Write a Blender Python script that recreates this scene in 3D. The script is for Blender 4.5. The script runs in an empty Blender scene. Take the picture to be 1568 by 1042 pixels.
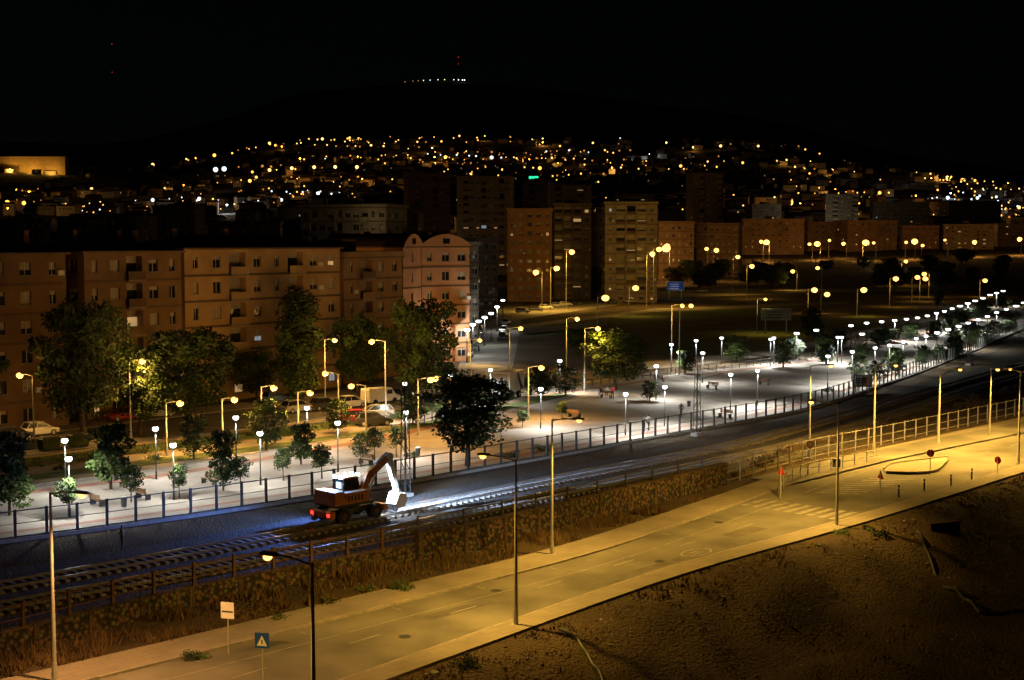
import bpy, math, random
from mathutils import Vector, Matrix, noise
random.seed(7)
C=bpy.context; SC=C.scene
CAMZ=20.0; F=2100.0; PIT=math.atan(151/2100)
def P(x,y,z=0.0):
    u=(x-784)/F; v=(521-y)/F
    d=Vector((u, math.cos(PIT)+v*math.sin(PIT), -math.sin(PIT)+v*math.cos(PIT)))
    t=(z-CAMZ)/d.z
    return Vector((d.x*t,d.y*t,z))
def X2(x,D):   # lateral metres at depth D
    return (x-784)/F*D
# ---------------------------------------------------------------- materials
def mat(name,col,rough=.85,var=.25,scale=3.,bump=0.,bscale=20.,col2=None,metal=0.,spec=.3,detail=6,bdist=.3):
    m=bpy.data.materials.new(name); m.use_nodes=True; nt=m.node_tree; b=nt.nodes['Principled BSDF']
    b.inputs['Roughness'].default_value=rough; b.inputs['Metallic'].default_value=metal
    b.inputs['Specular IOR Level'].default_value=spec
    tc=nt.nodes.new('ShaderNodeTexCoord'); n=nt.nodes.new('ShaderNodeTexNoise')
    n.inputs['Scale'].default_value=scale; n.inputs['Detail'].default_value=detail
    nt.links.new(tc.outputs['Object'],n.inputs['Vector'])
    r=nt.nodes.new('ShaderNodeValToRGB'); nt.links.new(n.outputs['Fac'],r.inputs['Fac'])
    c2=col2 or tuple(c*(1-var) for c in col); c1=tuple(min(1,c*(1+var)) for c in col) if not col2 else col
    r.color_ramp.elements[0].position=.3; r.color_ramp.elements[1].position=.7
    r.color_ramp.elements[0].color=(*c2,1); r.color_ramp.elements[1].color=(*c1,1)
    nt.links.new(r.outputs['Color'],b.inputs['Base Color'])
    if bump:
        n2=nt.nodes.new('ShaderNodeTexNoise'); n2.inputs['Scale'].default_value=bscale; n2.inputs['Detail'].default_value=8
        nt.links.new(tc.outputs['Object'],n2.inputs['Vector'])
        bp=nt.nodes.new('ShaderNodeBump'); bp.inputs['Strength'].default_value=bump; bp.inputs['Distance'].default_value=bdist
        nt.links.new(n2.outputs['Fac'],bp.inputs['Height']); nt.links.new(bp.outputs['Normal'],b.inputs['Normal'])
    return m
def emit(name,col,s):
    m=bpy.data.materials.new(name); m.use_nodes=True; nt=m.node_tree; b=nt.nodes['Principled BSDF']
    b.inputs['Base Color'].default_value=(*col,1); b.inputs['Emission Color'].default_value=(*col,1); b.inputs['Emission Strength'].default_value=s
    m.cycles.emission_sampling='NONE'
    return m
def tilemat(name,c1,c2,mortar,w,h,ms=.02,rough=.8,off=.5):
    m=mat(name,c1,rough,.35,.4); nt=m.node_tree; b=nt.nodes['Principled BSDF']
    tc=[n for n in nt.nodes if n.type=='TEX_COORD'][0]; rp=[n for n in nt.nodes if n.type=='VALTORGB'][0]
    br=nt.nodes.new('ShaderNodeTexBrick'); br.offset=off
    br.inputs['Scale'].default_value=1; br.inputs['Brick Width'].default_value=w; br.inputs['Row Height'].default_value=h
    br.inputs['Mortar Size'].default_value=ms; br.inputs['Color1'].default_value=(*c1,1); br.inputs['Color2'].default_value=(*c2,1); br.inputs['Mortar'].default_value=(*mortar,1)
    mp=nt.nodes.new('ShaderNodeMapping'); mp.inputs['Rotation'].default_value=(0,0,math.radians(-45))
    nt.links.new(tc.outputs['Object'],mp.inputs['Vector']); nt.links.new(mp.outputs['Vector'],br.inputs['Vector'])
    mx=nt.nodes.new('ShaderNodeMix'); mx.data_type='RGBA'; mx.inputs[0].default_value=.5
    nt.links.new(rp.outputs['Color'],mx.inputs[6]); nt.links.new(br.outputs['Color'],mx.inputs[7]); nt.links.new(mx.outputs[2],b.inputs['Base Color'])
    return m
M={}
M['asph']=mat('asphalt_worn',(.13,.125,.11),.85,.42,.22,.15,60,detail=9)
M['side']=tilemat('pavement_tiles',(.20,.18,.15),(.24,.21,.17),(.10,.09,.08),1.2,.6)
M['prom']=tilemat('promenade_paving',(.25,.225,.20),(.21,.19,.17),(.12,.11,.10),2.4,1.2,.04)
M['redt']=tilemat('red_paving',(.22,.11,.08),(.18,.09,.07),(.10,.07,.06),1.2,.6,.03)
M['sand']=mat('compacted_sand',(.22,.18,.12),.95,.4,.25,.3,12,detail=9)
M['kerb']=mat('kerb_concrete',(.25,.23,.20),.8,.25,2)
M['paint']=mat('road_paint',(.25,.24,.21),.7,.4,1.5)
M['ballast']=mat('ballast',(.07,.065,.06),.95,.5,6,.9,7)
M['sleeper']=mat('sleeper_concrete',(.20,.185,.17),.9,.25,3)
M['rail']=mat('rail_steel',(.45,.45,.47),.28,.15,4,metal=.9,spec=.6)
M['lawn']=mat('lawn_grass',(.06,.085,.025),.95,.5,.7,.6,15)
M['soil']=mat('soil',(.08,.055,.035),.95,.5,.5,.9,6)
M['conc']=mat('concrete',(.28,.27,.25),.85,.2,2)
M['galv']=mat('galvanised_steel',(.42,.42,.41),.5,.15,4,metal=.3)
M['dark']=mat('dark_painted_steel',(.05,.055,.055),.5,.2,4,metal=.2)
M['rust']=mat('rusted_steel',(.09,.05,.03),.8,.4,4)
M['glass']=mat('window_glass',(.02,.022,.027),.15,.2,1,spec=.6)
M['tyre']=mat('tyre_rubber',(.02,.02,.02),.8,.2,5)
M['white']=mat('white_paint',(.75,.75,.73),.4,.06,3)
M['shut']=mat('roller_shutter',(.42,.36,.27),.7,.15,2)
M['slab']=mat('facade_band',(.16,.10,.06),.85,.15,1)
M['rooft']=mat('roof_tiles',(.14,.07,.045),.9,.3,2,.5,9)
M['roofg']=mat('roof_gravel',(.10,.095,.09),.95,.3,1)
M['bark']=mat('bark',(.08,.06,.04),.95,.35,6,.6,12)
M['leafA']=mat('foliage_light',(.060,.10,.022),.75,.35,1.5)
M['leafB']=mat('foliage_dark',(.026,.046,.015),.8,.35,1.5)
M['weed']=mat('dry_weeds',(.105,.068,.030),.95,.5,.6)
M['wood']=mat('bench_wood',(.22,.13,.07),.7,.3,5)
M['red']=mat('sign_red',(.5,.02,.02),.5,.1,4)
M['blue']=mat('sign_blue',(.02,.08,.4),.5,.1,4)
M['skin']=mat('skin',(.42,.25,.17),.6,.08,6)
M['hair']=mat('hair',(.03,.02,.015),.8,.2,8)
M['Eso']=emit('sodium_lens',(1,.50,.10),4.2)
M['Efar']=emit('town_lamp_orange',(1,.45,.07),3.0)
M['Efar2']=emit('town_lamp_yellow',(1,.60,.16),3.2)
M['Efarw']=emit('town_lamp_white',(.75,.9,1),2.2)
M['Efars']=emit('town_lamp_small',(1,.38,.06),.7)
M['Ew']=emit('led_lens',(.94,1,.96),6)
M['Eblue']=emit('blue_beacon',(.2,.5,1),9)
M['Ewl']=emit('work_light',(.8,.9,1),18)
M['Ered']=emit('tail_light',(1,.03,.02),4)
M['Eredm']=emit('mast_warning_light',(1,.04,.03),.9)
M['Egreen']=emit('green_sign',(.03,1,.45),1.3)
M['Wlit']=emit('lit_window',(1,.66,.28),.34)
M['Wlit2']=emit('lit_window_cool',(.6,.8,1),.25)
g=bpy.data.materials.new('gabion_stone'); g.use_nodes=True; nt=g.node_tree; b=nt.nodes['Principled BSDF']; b.inputs['Roughness'].default_value=.95
tc=nt.nodes.new('ShaderNodeTexCoord'); vo=nt.nodes.new('ShaderNodeTexVoronoi'); vo.inputs['Scale'].default_value=3.6
nt.links.new(tc.outputs['Object'],vo.inputs['Vector']); rp=nt.nodes.new('ShaderNodeValToRGB'); nt.links.new(vo.outputs['Distance'],rp.inputs['Fac'])
rp.color_ramp.elements[0].color=(.15,.11,.065,1); rp.color_ramp.elements[0].position=.25; rp.color_ramp.elements[1].color=(.02,.014,.009,1); rp.color_ramp.elements[1].position=.62
mx=nt.nodes.new('ShaderNodeMix'); mx.data_type='RGBA'; mx.blend_type='MULTIPLY'; mx.inputs[0].default_value=.5
nt.links.new(rp.outputs['Color'],mx.inputs[6]); nt.links.new(vo.outputs['Color'],mx.inputs[7]); nt.links.new(mx.outputs[2],b.inputs['Base Color'])
bp=nt.nodes.new('ShaderNodeBump'); bp.invert=True; bp.inputs['Strength'].default_value=.9; bp.inputs['Distance'].default_value=.15
nt.links.new(vo.outputs['Distance'],bp.inputs['Height']); nt.links.new(bp.outputs['Normal'],b.inputs['Normal']); M['gab']=g
M['terrain']=mat('terrain_soil',(.12,.085,.048),.97,.5,.12,1.0,5.5,col2=(.045,.034,.019),detail=12,bdist=.5)
def wallmat(n,c): return mat(n,c,.88,.18,.35,.15,40,detail=9)
# ---------------------------------------------------------------- mesh builder
class MB:
    def __init__(s): s.v=[];s.f=[];s.m=[];s.mats=[]
    def mi(s,k):
        if k not in s.mats: s.mats.append(k)
        return s.mats.index(k)
    def add(s,vs,fs,k):
        b=len(s.v); s.v+= [tuple(v) for v in vs]; i=s.mi(k)
        for f in fs: s.f.append(tuple(b+j for j in f)); s.m.append(i)
    def hexa(s,p,k):
        s.add(p,[(0,3,2,1),(4,5,6,7),(0,1,5,4),(1,2,6,5),(2,3,7,6),(3,0,4,7)],k)
    def box(s,x0,x1,y0,y1,z0,z1,k,Mx=None,tx=1,ty=1):
        cx,cy=(x0+x1)/2,(y0+y1)/2
        p=[(x0,y0,z0),(x1,y0,z0),(x1,y1,z0),(x0,y1,z0)]
        q=[(cx+(a-cx)*tx,cy+(b_-cy)*ty,z1) for a,b_,_ in p]
        p=[Vector(a) for a in p+q]
        if Mx: p=[Mx@a for a in p]
        s.hexa(p,k)
    def obox(s,o,u,n,a0,a1,d0,d1,z0,z1,k):
        pt=lambda a,d,z:o+u*a+n*d+Vector((0,0,z))
        s.hexa([pt(a0,d1,z0),pt(a1,d1,z0),pt(a1,d0,z0),pt(a0,d0,z0),pt(a0,d1,z1),pt(a1,d1,z1),pt(a1,d0,z1),pt(a0,d0,z1)],k)
    def tube(s,p,q,r0,r1,n=8,k='galv'):
        p=Vector(p);q=Vector(q);d=(q-p)
        if d.length<1e-6: return
        d.normalize(); a=d.orthogonal().normalized(); b_=d.cross(a)
        vs=[];
        for c,r in((p,r0),(q,r1)):
            for i in range(n):
                t=2*math.pi*i/n; vs.append(c+a*math.cos(t)*r+b_*math.sin(t)*r)
        fs=[(i,(i+1)%n,n+(i+1)%n,n+i) for i in range(n)]+[tuple(range(n-1,-1,-1)),tuple(range(n,2*n))]
        s.add(vs,fs,k)
    def ell(s,c,r,k,nu=10,nv=6):
        vs=[(c[0],c[1],c[2]+r[2])]
        for j in range(1,nv):
            ph=math.pi*j/nv
            for i in range(nu):
                t=2*math.pi*i/nu; vs.append((c[0]+r[0]*math.sin(ph)*math.cos(t),c[1]+r[1]*math.sin(ph)*math.sin(t),c[2]+r[2]*math.cos(ph)))
        vs.append((c[0],c[1],c[2]-r[2])); L=len(vs)-1; fs=[]
        for i in range(nu):
            fs.append((0,1+i,1+(i+1)%nu)); fs.append((L,L-nu+(i+1)%nu,L-nu+i))
            for j in range(nv-2):
                a=1+j*nu; fs.append((a+i,a+nu+i,a+nu+(i+1)%nu,a+(i+1)%nu))
        s.add(vs,fs,k)
    def mesh(s,name,smooth=False):
        me=bpy.data.meshes.new(name); me.from_pydata(s.v,[],s.f)
        for k in s.mats: me.materials.append(M[k])
        me.polygons.foreach_set('material_index',s.m)
        if smooth: me.polygons.foreach_set('use_smooth',[True]*len(s.f))
        me.update(); return me
    def obj(s,name,smooth=False,loc=None,rz=0):
        return put(name,s.mesh(name,smooth),loc,rz)
def put(name,me,loc=None,rz=0,sc=None):
    o=bpy.data.objects.new(name,me); C.collection.objects.link(o)
    if loc is not None: o.location=loc
    o.rotation_euler[2]=rz
    if sc: o.scale=sc if hasattr(sc,'__len__') else (sc,)*3
    return o
def light(kind,name,loc,pw,col,parent=None,r=.15,spot=None,rot=None):
    l=bpy.data.lights.new(name,kind); l.energy=pw; l.color=col; l.shadow_soft_size=r
    if kind=='SPOT': l.spot_size=math.radians(spot or 150); l.spot_blend=.7
    o=bpy.data.objects.new(name,l); C.collection.objects.link(o); o.location=loc
    if rot: o.rotation_euler=rot
    if parent: o.parent=parent
    return o
# ---------------------------------------------------------------- polylines
def pl(pts,z=0): return [P(x,y,z) for x,y in pts]
def resample(pts,n):
    d=[0]
    for a,b_ in zip(pts,pts[1:]): d.append(d[-1]+(b_-a).length)
    out=[];j=0
    for i in range(n):
        t=d[-1]*i/(n-1)
        while j<len(d)-2 and d[j+1]<t: j+=1
        s=(t-d[j])/max(1e-9,d[j+1]-d[j]); out.append(pts[j].lerp(pts[j+1],min(1,s)))
    return out
def smooth(pts,k=3,n=60):
    p=resample(pts,n)
    for _ in range(k): p=[p[0]]+[(p[i-1]+p[i]*2+p[i+1])/4 for i in range(1,n-1)]+[p[-1]]
    return p
def offs(pts,d):   # + = towards right of travel
    out=[]
    for i,p in enumerate(pts):
        a=pts[max(0,i-1)];b_=pts[min(len(pts)-1,i+1)]; t=(b_-a).normalized(); out.append(p+Vector((t.y,-t.x,0))*d)
    return out
def length(p): return sum((b_-a).length for a,b_ in zip(p,p[1:]))
def strip(name,L,R,z,k,skirt=0,n=60,mb=None):
    own=mb is None
    if own: mb=MB()
    L=resample(L,n);R=resample(R,n); vs=[]
    for a,b_ in zip(L,R): vs+=[(a.x,a.y,z),(b_.x,b_.y,z),(a.x,a.y,z-skirt),(b_.x,b_.y,z-skirt)]
    fs=[]
    for i in range(n-1):
        a=i*4;b_=a+4; fs.append((a,a+1,b_+1,b_))
        if skirt: fs+= [(a+2,a,b_,b_+2),(a+1,a+3,b_+3,b_+1)]
    if skirt: fs+=[(0,2,3,1),(4*n-4,4*n-3,4*n-1,4*n-2)]
    mb.add(vs,fs,k)
    if own: return mb.obj(name)
V=Vector
A=smooth([V((-45,40,0))]+pl([(200,1000),(650,890),(850,845),(1110,757),(1240,712),(1340,690),(1568,640)])+[V((96,196,0))],6)
Bn=smooth([V((-30,30,0))]+pl([(600,1042),(820,962),(1060,874),(1300,811),(1568,725)])+[V((104,184,0))],6)
RF=smooth([V((-70,62,0))]+pl([(-40,838),(300,793),(620,742),(850,700),(1060,662),(1240,630),(1400,575),(1500,535),(1568,505),(1640,480)])+[V((260,520,0)),V((330,640,0))],3,120)
TR=smooth([V((-62,47,0))]+pl([(0,905),(400,833),(585,795),(780,750),(1110,690),(1340,625),(1568,560)])+[V((130,285,0)),V((200,385,0)),V((290,520,0))],6,120)
PI=smooth([V((-80,84,0))]+pl([(-40,755),(240,722),(470,682),(640,652),(700,625),(780,607),(1000,577),(1130,563),(1270,545),(1380,515),(1450,492)])+[V((178,415,0)),V((240,530,0))],3,120)
# ---------------------------------------------------------------- terrain
def sst(a,b_,x):
    t=max(0,min(1,(x-a)/(b_-a))); return t*t*(3-2*t)
Bxy=[(p.x,p.y) for p in Bn]
def sdB(x,y):
    best=1e9;sg=1
    for (ax,ay),(bx,by) in zip(Bxy,Bxy[1:]):
        dx,dy=bx-ax,by-ay; t=max(0,min(1,((x-ax)*dx+(y-ay)*dy)/(dx*dx+dy*dy))); qx,qy=x-ax-dx*t,y-ay-dy*t
        d=qx*qx+qy*qy
        if d<best: best=d; sg=1 if (dy*qx-dx*qy)>0 else -1
    return sg*math.sqrt(best)
KP=[(0,0),(600,-70),(800,-30),(1000,8),(1200,36),(1500,62),(2000,98),(3000,146),(4200,150),(6000,238),(7500,215),(12000,120)]
def pz(D):
    for (a,p),(b_,q) in zip(KP,KP[1:]):
        if D<=b_: return p+(q-p)*(D-a)/(b_-a)
    return KP[-1][1]
def gz(x,y):
    r=math.hypot(x,y)
    if r<600:
        if r<210 and y>-50:
            d=sdB(x,y)
            if d>1.2:
                k=sst(1.2,10,d); return -2.3*k+ (noise.noise(V((x*.22,y*.22,3)))*.7+noise.noise(V((x*.7,y*.7,7)))*.3)*sst(1.2,5,d)
        return 0.
    ax=math.atan2(x,max(y,1))*F
    S=1.0
    if ax<-280: S=1-.25*sst(280,600,-ax)
    if ax>280: S=1-.45*sst(280,780,ax)
    if r>4200: S=S*(.75+.25*math.exp(-((ax+110)/380)**2)) 
    p=pz(r); p=p*S if p>0 else p
    z=20+r*p/F
    z+=noise.noise(V((x*.0022,y*.0022,1)))*min(22,(r-600)*.010)
    return max(0,z) if r<900 else z
na,nr=300,230
vs=[];fs=[]
azs=[math.radians(-75+150*i/na) for i in range(na+1)]
rs=[14*(9500/14)**(j/nr) for j in range(nr+1)]
for r in rs:
    for a in azs:
        x=r*math.sin(a);y=r*math.cos(a); vs.append((x,y,gz(x,y)))
for j in range(nr):
    for i in range(na):
        q=j*(na+1)+i; fs.append((q,q+1,q+na+2,q+na+1))
me=bpy.data.meshes.new('terrain'); me.from_pydata(vs,[],fs); me.materials.append(M['terrain']); me.polygons.foreach_set('use_smooth',[True]*len(fs)); me.update()
put('ground_terrain',me)
# ---------------------------------------------------------------- road & pavements
K1=offs(A,2.8); K2=offs(Bn,-1.7)
strip('road',K1,K2,.02,'asph')
strip('pavement',A,offs(A,2.65),.14,'side',.5)
strip('kerb',offs(A,2.65),K1,.145,'kerb',.5)
strip('pavement',offs(Bn,-1.55),Bn,.14,'side',.6)
strip('kerb',K2,offs(Bn,-1.55),.145,'kerb',.5)
mb=MB()
Rc=[(a+b_)/2 for a,b_ in zip(resample(K1,60),resample(K2,60))]; Rc=resample(Rc,400)
RL=length(Rc); per=400/RL
i=0
while i<392:
    j=min(399,int(i+per*2.2)); c0,c1=Rc[i],Rc[j]; t=(c1-c0).normalized(); nn=V((t.y,-t.x,0))*.05
    if not (abs((c0-P(1232,776)).length)<9): mb.add([c0-nn+V((0,0,.03)),c0+nn+V((0,0,.03)),c1+nn+V((0,0,.03)),c1-nn+V((0,0,.03))],[(0,1,2,3)],'paint')
    i+=int(per*7.5)
def edge_line(pts,d,w=.1):
    a=offs(pts,d);b_=offs(pts,d+w); strip('x',a,b_,.03,'paint',0,60,mb)
edge_line(K1,2.2,.07)
for q in resample(K1,34)[3:24]:
    nn=V((.73,-.68,0)); a=q+nn*.3;b_=q+nn*1.0; t=V((.68,.73,0))*.05
    mb.add([a-t+V((0,0,.031)),a+t+V((0,0,.031)),b_+t+V((0,0,.031)),b_-t+V((0,0,.031))],[(0,1,2,3)],'paint')
def zebra(c,t,nw,ln,gap=.95):
    t=t.normalized(); nn=V((t.y,-t.x,0))
    for k in range(-nw,nw+1):
        o=c+nn*k*gap; a=nn*.25;b_=t*ln/2; mb.add([o-a-b_+V((0,0,.034)),o+a-b_+V((0,0,.034)),o+a+b_+V((0,0,.034)),o-a+b_+V((0,0,.034))],[(0,1,2,3)],'paint')
TD=V((.68,.73,0))
zebra(P(1222,780),TD,4,3.4)
hc=P(1325,745)
for k in range(-4,5):
    o=hc+TD*k*1.1; d=V((.98,-.15,0)); a=TD*.18; mb.add([o-d*1.8-a+V((0,0,.034)),o+d*1.8-a+V((0,0,.034)),o+d*1.8+a+V((0,0,.034)),o-d*1.8+a+V((0,0,.034))],[(0,1,2,3)],'paint')
oc=P(1066,846,.034)
for k in range(20):
    t0=2*math.pi*k/20;t1=2*math.pi*(k+1)/20
    f=lambda t,r:oc+TD*math.cos(t)*r*1.9+V((TD.y,-TD.x,0))*math.sin(t)*r
    mb.add([f(t0,.65),f(t0,.76),f(t1,.76),f(t1,.65)],[(0,1,2,3)],'paint')
for s in(-.2,.15):
    o=oc; nn=V((TD.y,-TD.x,0)); mb.add([o-TD*.6+nn*s,o-TD*.6+nn*(s+.1),o+TD*.6+nn*(s+.1),o+TD*.6+nn*s],[(0,1,2,3)],'paint')
mb.obj('road_markings')
strip('junction_apron',pl([(1150,735),(1300,700),(1568,648)]),offs(pl([(1150,735),(1300,700),(1568,648)]),4),.16,'asph')
isl=MB(); L_=smooth(pl([(1352,721),(1360,713),(1400,708),(1450,702)]),2,14); R_=smooth(pl([(1357,726),(1400,728),(1435,725),(1452,708)]),2,14)
strip('i',L_,R_,.16,'side',.3,14,isl)
for a,b_ in ((L_,offs(L_,.15)),(offs(R_,-.15),R_)): strip('i',a,b_,.26,'kerb',.6,14,isl)
isl.obj('traffic_island')
for x,y in [(760,905),(900,930),(1100,800),(620,975),(1010,860)]:
    mb=MB(); mb.tube((0,0,0),(0,0,.012),.32,.32,18,'dark'); mb.obj('manhole_cover',loc=P(x,y,.02))
M['patch']=mat('asphalt_patch',(.105,.10,.09),.9,.35,.6,.1,60)
for (x,y,l,w_) in [(700,935,5,1.0),(980,875,9,.7),(1140,815,4,1.3)]:
    o=P(x,y); nn=V((TD.y,-TD.x,0)); mb=MB(); mb.add([o-TD*l/2-nn*w_/2+V((0,0,.025)),o+TD*l/2-nn*w_/2+V((0,0,.025)),o+TD*l/2+nn*w_/2+V((0,0,.025)),o-TD*l/2+nn*w_/2+V((0,0,.025))],[(0,1,2,3)],'patch'); mb.obj('road_repair_patch')
# railway bed and tracks
strip('railway_ballast',offs(TR,-4.2),offs(TR,8.5),.10,'ballast',.3,120)
def track(off,lit=True):
    mb=MB(); c=offs(TR,off); n=int(length(c)/.65); c=resample(c,n)
    for i in range(0,n-1):
        if c[i].y>330: break
        t=(c[i+1]-c[i]).normalized(); nn=V((t.y,-t.x,0))
        mb.obox(c[i],nn,t,-1.3,1.3,-.13,.13,.10,.24,'sleeper')
    cc=resample(c,140)
    for s in(-.75,.75):
        strip('r',offs(cc,s-.06),offs(cc,s+.06),.40,'rail',.16,140,mb)
    return mb.obj('railway_track')
track(0); track(4.4)
# promenade
strip('promenade',PI,offs(RF,-.4),.03,'prom',0,120)
strip('red_paving_band',offs(PI,2.2),offs(PI,3.6),.036,'redt',0,120)
strip('red_paving_band',offs(RF,-3.4),offs(RF,-2.6),.036,'redt',0,120)
strip('kerb',offs(PI,-.15),PI,.10,'kerb',.2,120)
strip('concrete_channel',offs(RF,-.15),offs(RF,.25),.25,'conc',.4,120)
S1=smooth(pl([(-160,722),(300,668),(520,640),(640,618),(745,597)]),3); S2=smooth(pl([(-160,692),(300,636),(520,610),(640,590),(712,575)]),3)
strip('sandy_park_ground',S1,[p for p in offs(PI,-.2) if p.x<28],.012,'sand')
strip('side_street',S2,S1,.02,'asph')
strip('parking_pavement',offs(S2,-5),offs(S2,-.0),.14,'side',.3)
strip('kerb',S1,offs(S1,.18),.13,'kerb',.3)
strip('side_street',pl([(690,585),(712,540),(745,480),(765,445)]),pl([(775,600),(790,540),(800,480),(800,445)]),.025,'asph')
strip('lawn',offs(S1,1.6),offs(S1,6.2),.05,'lawn',.1)
strip('garden_path',offs(S1,7.6),offs(S1,9.6),.04,'side',.05)
strip('lawn',offs(S1,10.4),offs(S1,13),.05,'lawn',.1)
strip('avenue',pl([(790,470),(1000,447),(1200,440),(1700,430)]),pl([(780,492),(1010,458),(1200,450),(1700,440)]),.03,'side')
strip('lawn',pl([(800,505),(1000,478),(1200,470)]),pl([(800,520),(1000,492),(1200,482)]),.03,'lawn')
strip('garden_path',pl([(780,500),(1000,473),(1300,462)]),pl([(780,506),(1000,478),(1300,466)]),.035,'side')
strip('garden_path',pl([(930,560),(1060,548),(1185,538),(1350,500)]),pl([(930,572),(1060,560),(1185,545),(1350,505)]),.04,'side')
strip('lawn',pl([(1000,515),(1180,500),(1340,480)]),pl([(1000,545),(1180,533),(1340,497)]),.03,'lawn')
# ---------------------------------------------------------------- walls & fences
def wall_line(name,pts,h,th,k,z0=0,post=None,pk='conc',step=2.6):
    mb=MB(); n=max(2,int(length(pts)/step)); p=resample(pts,n)
    for a,b_ in zip(p,p[1:]):
        u=(b_-a);Ln=u.length;u.normalize();nn=V((u.y,-u.x,0))
        mb.obox(a,u,nn,0.15 if post else 0,Ln-.15 if post else Ln,-th/2,th/2,z0-.4,z0+h,k)
        if post: 
            mb.obox(a,u,nn,-.15,.15,-th/2-.05,th/2+.05,z0-.4,z0+h+post,pk)
            mb.obox(a,u,nn,.15,Ln-.15,-th/2-.03,th/2+.03,z0+h,z0+h+.08,pk)
    return mb.obj(name)
WL=smooth(pl([(640,858),(735,841),(1110,742)]),1,30)
wall_line('gabion_wall',WL,1.75,.6,'gab',0,.12,'soil',3.0)
WL2=smooth([V((-46,44,0))]+pl([(-60,1020),(300,926),(636,859)]),2,30)
wall_line('stone_wall',WL2,1.1,.4,'gab',0,.1,'soil',3.0)
def fence(name,pts,h,step,k,rails,pw=.06,z0=0,pick=0,mesh=False):
    mb=MB(); n=max(2,int(length(pts)/step)); p=resample(pts,n)
    for a,b_ in zip(p,p[1:]):
        u=(b_-a);Ln=u.length;u.normalize();nn=V((u.y,-u.x,0))
        mb.obox(a,u,nn,-pw,pw,-pw,pw,z0-.1,z0+h+.05,k)
        for r,w in rails: mb.obox(a,u,nn,pw,Ln-pw,-.025,.025,z0+r-w,z0+r+w,k)
        if pick:
            m=int(Ln/pick)
            for i in range(1,m): mb.obox(a,u,nn,Ln*i/m-.012,Ln*i/m+.012,-.012,.012,z0+.15,z0+h-.05,k)
    return mb.obj(name)
RFn=[p for p in RF if p.y<400]
fence('railway_fence',RFn,2.0,2.1,'dark',[(1.95,.035),(1.1,.02),(.2,.04)],.08,.1,0)
fence('wall_fence',offs(WL2,-.0),2.1,2.4,'rust',[(2.0,.03),(1.3,.03)],.08,.3,.35)
fence('wall_fence',WL,1.0,3.0,'dark',[(.95,.03),(.5,.02)],.05,1.8,0)
fence('roadside_fence',smooth(pl([(1112,742),(1240,704),(1340,684),(1568,634),(1640,618)]),1,20),1.9,2.3,'conc',[(1.85,.02),(1.0,.015),(.3,.015)],.045,0,0)
fence('guard_railing',pl([(1192,762),(1205,742),(1240,728),(1300,716),(1345,708)]),1.0,1.6,'galv',[(1.0,.03),(.5,.03)],.04,.14)
fence('guard_railing',offs(PI,1.0)[20:46],1.0,2.0,'dark',[(1.0,.03),(.5,.03)],.04,0)
wall_line('yard_wall',smooth(pl([(-60,697),(40,690),(80,684)]),1,6),1.1,.25,'conc')
wall_line('yard_wall',pl([(800,512),(930,500)]),1.2,.25,'conc')
# ---------------------------------------------------------------- lamps
SOD=(1.0,.50,.11); SODY=(1.0,.54,.085); LED=(1.0,.99,.90)
def cobra_mesh(h,arm=1.6,lr=.17,k='galv'):
    mb=MB(); mb.tube((0,0,0),(0,0,.9),.14,.12,10,k); mb.tube((0,0,.9),(0,0,h),.10,.055,10,k); mb.box(-.2,.2,-.2,.2,0,.05,k)
    pts=[V((0,0,h-.1)),V((.5*arm,0,h+.06)),V((arm,0,h+.1))]
    for a,b_ in zip(pts,pts[1:]): mb.tube(a,b_,.045,.04,8,k)
    x=(arm+.3); mb.hexa([V((x-.38,-.13,h+.06)),V((x+.38,-.16,h+.06)),V((x+.38,.16,h+.06)),V((x-.38,.13,h+.06)),V((x-.3,-.08,h+.2)),V((x+.3,-.1,h+.17)),V((x+.3,.1,h+.17)),V((x-.3,.08,h+.2))],k)
    mb.ell((x+.05,0,h+.05-.4*lr),(lr*1.15,lr*1.05,lr*.9),'Eso',12,8)
    return mb.mesh('street_lamp')
CM={}
PK=.42
def cobra(loc,h,ang,pw,arm=1.6,lr=.17,col=SODY,name='street_lamp',spot=158,tilt=0):
    key=(round(h,1),arm,lr)
    if key not in CM: CM[key]=cobra_mesh(h,arm,lr=lr)
    o=put(name,CM[key],loc,ang)
    if pw:
        if spot: light('SPOT','midtown_fill_light',(arm+.35,0,h-.25*lr/.17),pw,col,o,.12,spot,(0,tilt,0))
        else:   # sodium bowl: weak sideways throw plus a stronger downward cone
            light('POINT','midtown_fill_light',(arm+.35,0,h-lr*2-.1),pw*PK*.62,col,o,.15)
            light('SPOT','midtown_fill_light',(arm+.35,0,h-lr*2-.2),pw*.8,col,o,.15,140)
    return o
near=[(P(84,1048),8.7,6500,-.3,140),(P(845,852),8.7,8500,-.30,144),(P(1239,704),8.6,11000,-.12,156),(P(1338,697),8.4,11500,-.1,160),(P(1437,686),7.6,10500,-.1,160),(P(1515,668),6.9,10500,-.1,160)]
for p,h,w_,tl,sp in near: cobra(p+V((0,0,.1)),h,math.radians(-25),w_,1.5,.15,SODY if w_>7000 else (1,.45,.13),tilt=tl,spot=sp)
for p,h,w_ in [(P(482,1237),8.7,5500),(P(790,960),8.7,9000),(P(1281,807),8.6,12500),(P(1559,712),8.4,11500)]:
    cobra(p+V((0,0,.1)),h,math.radians(152),w_,1.6,.15,tilt=-.32,spot=144)
cobra(V((-43,38,.1)),8.7,math.radians(-25),5000,1.5,.15,(1,.45,.13),tilt=-.3,spot=140); cobra(V((68,146,.1)),8.6,math.radians(150),7000,1.5,.15,tilt=-.38,spot=132)
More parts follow.
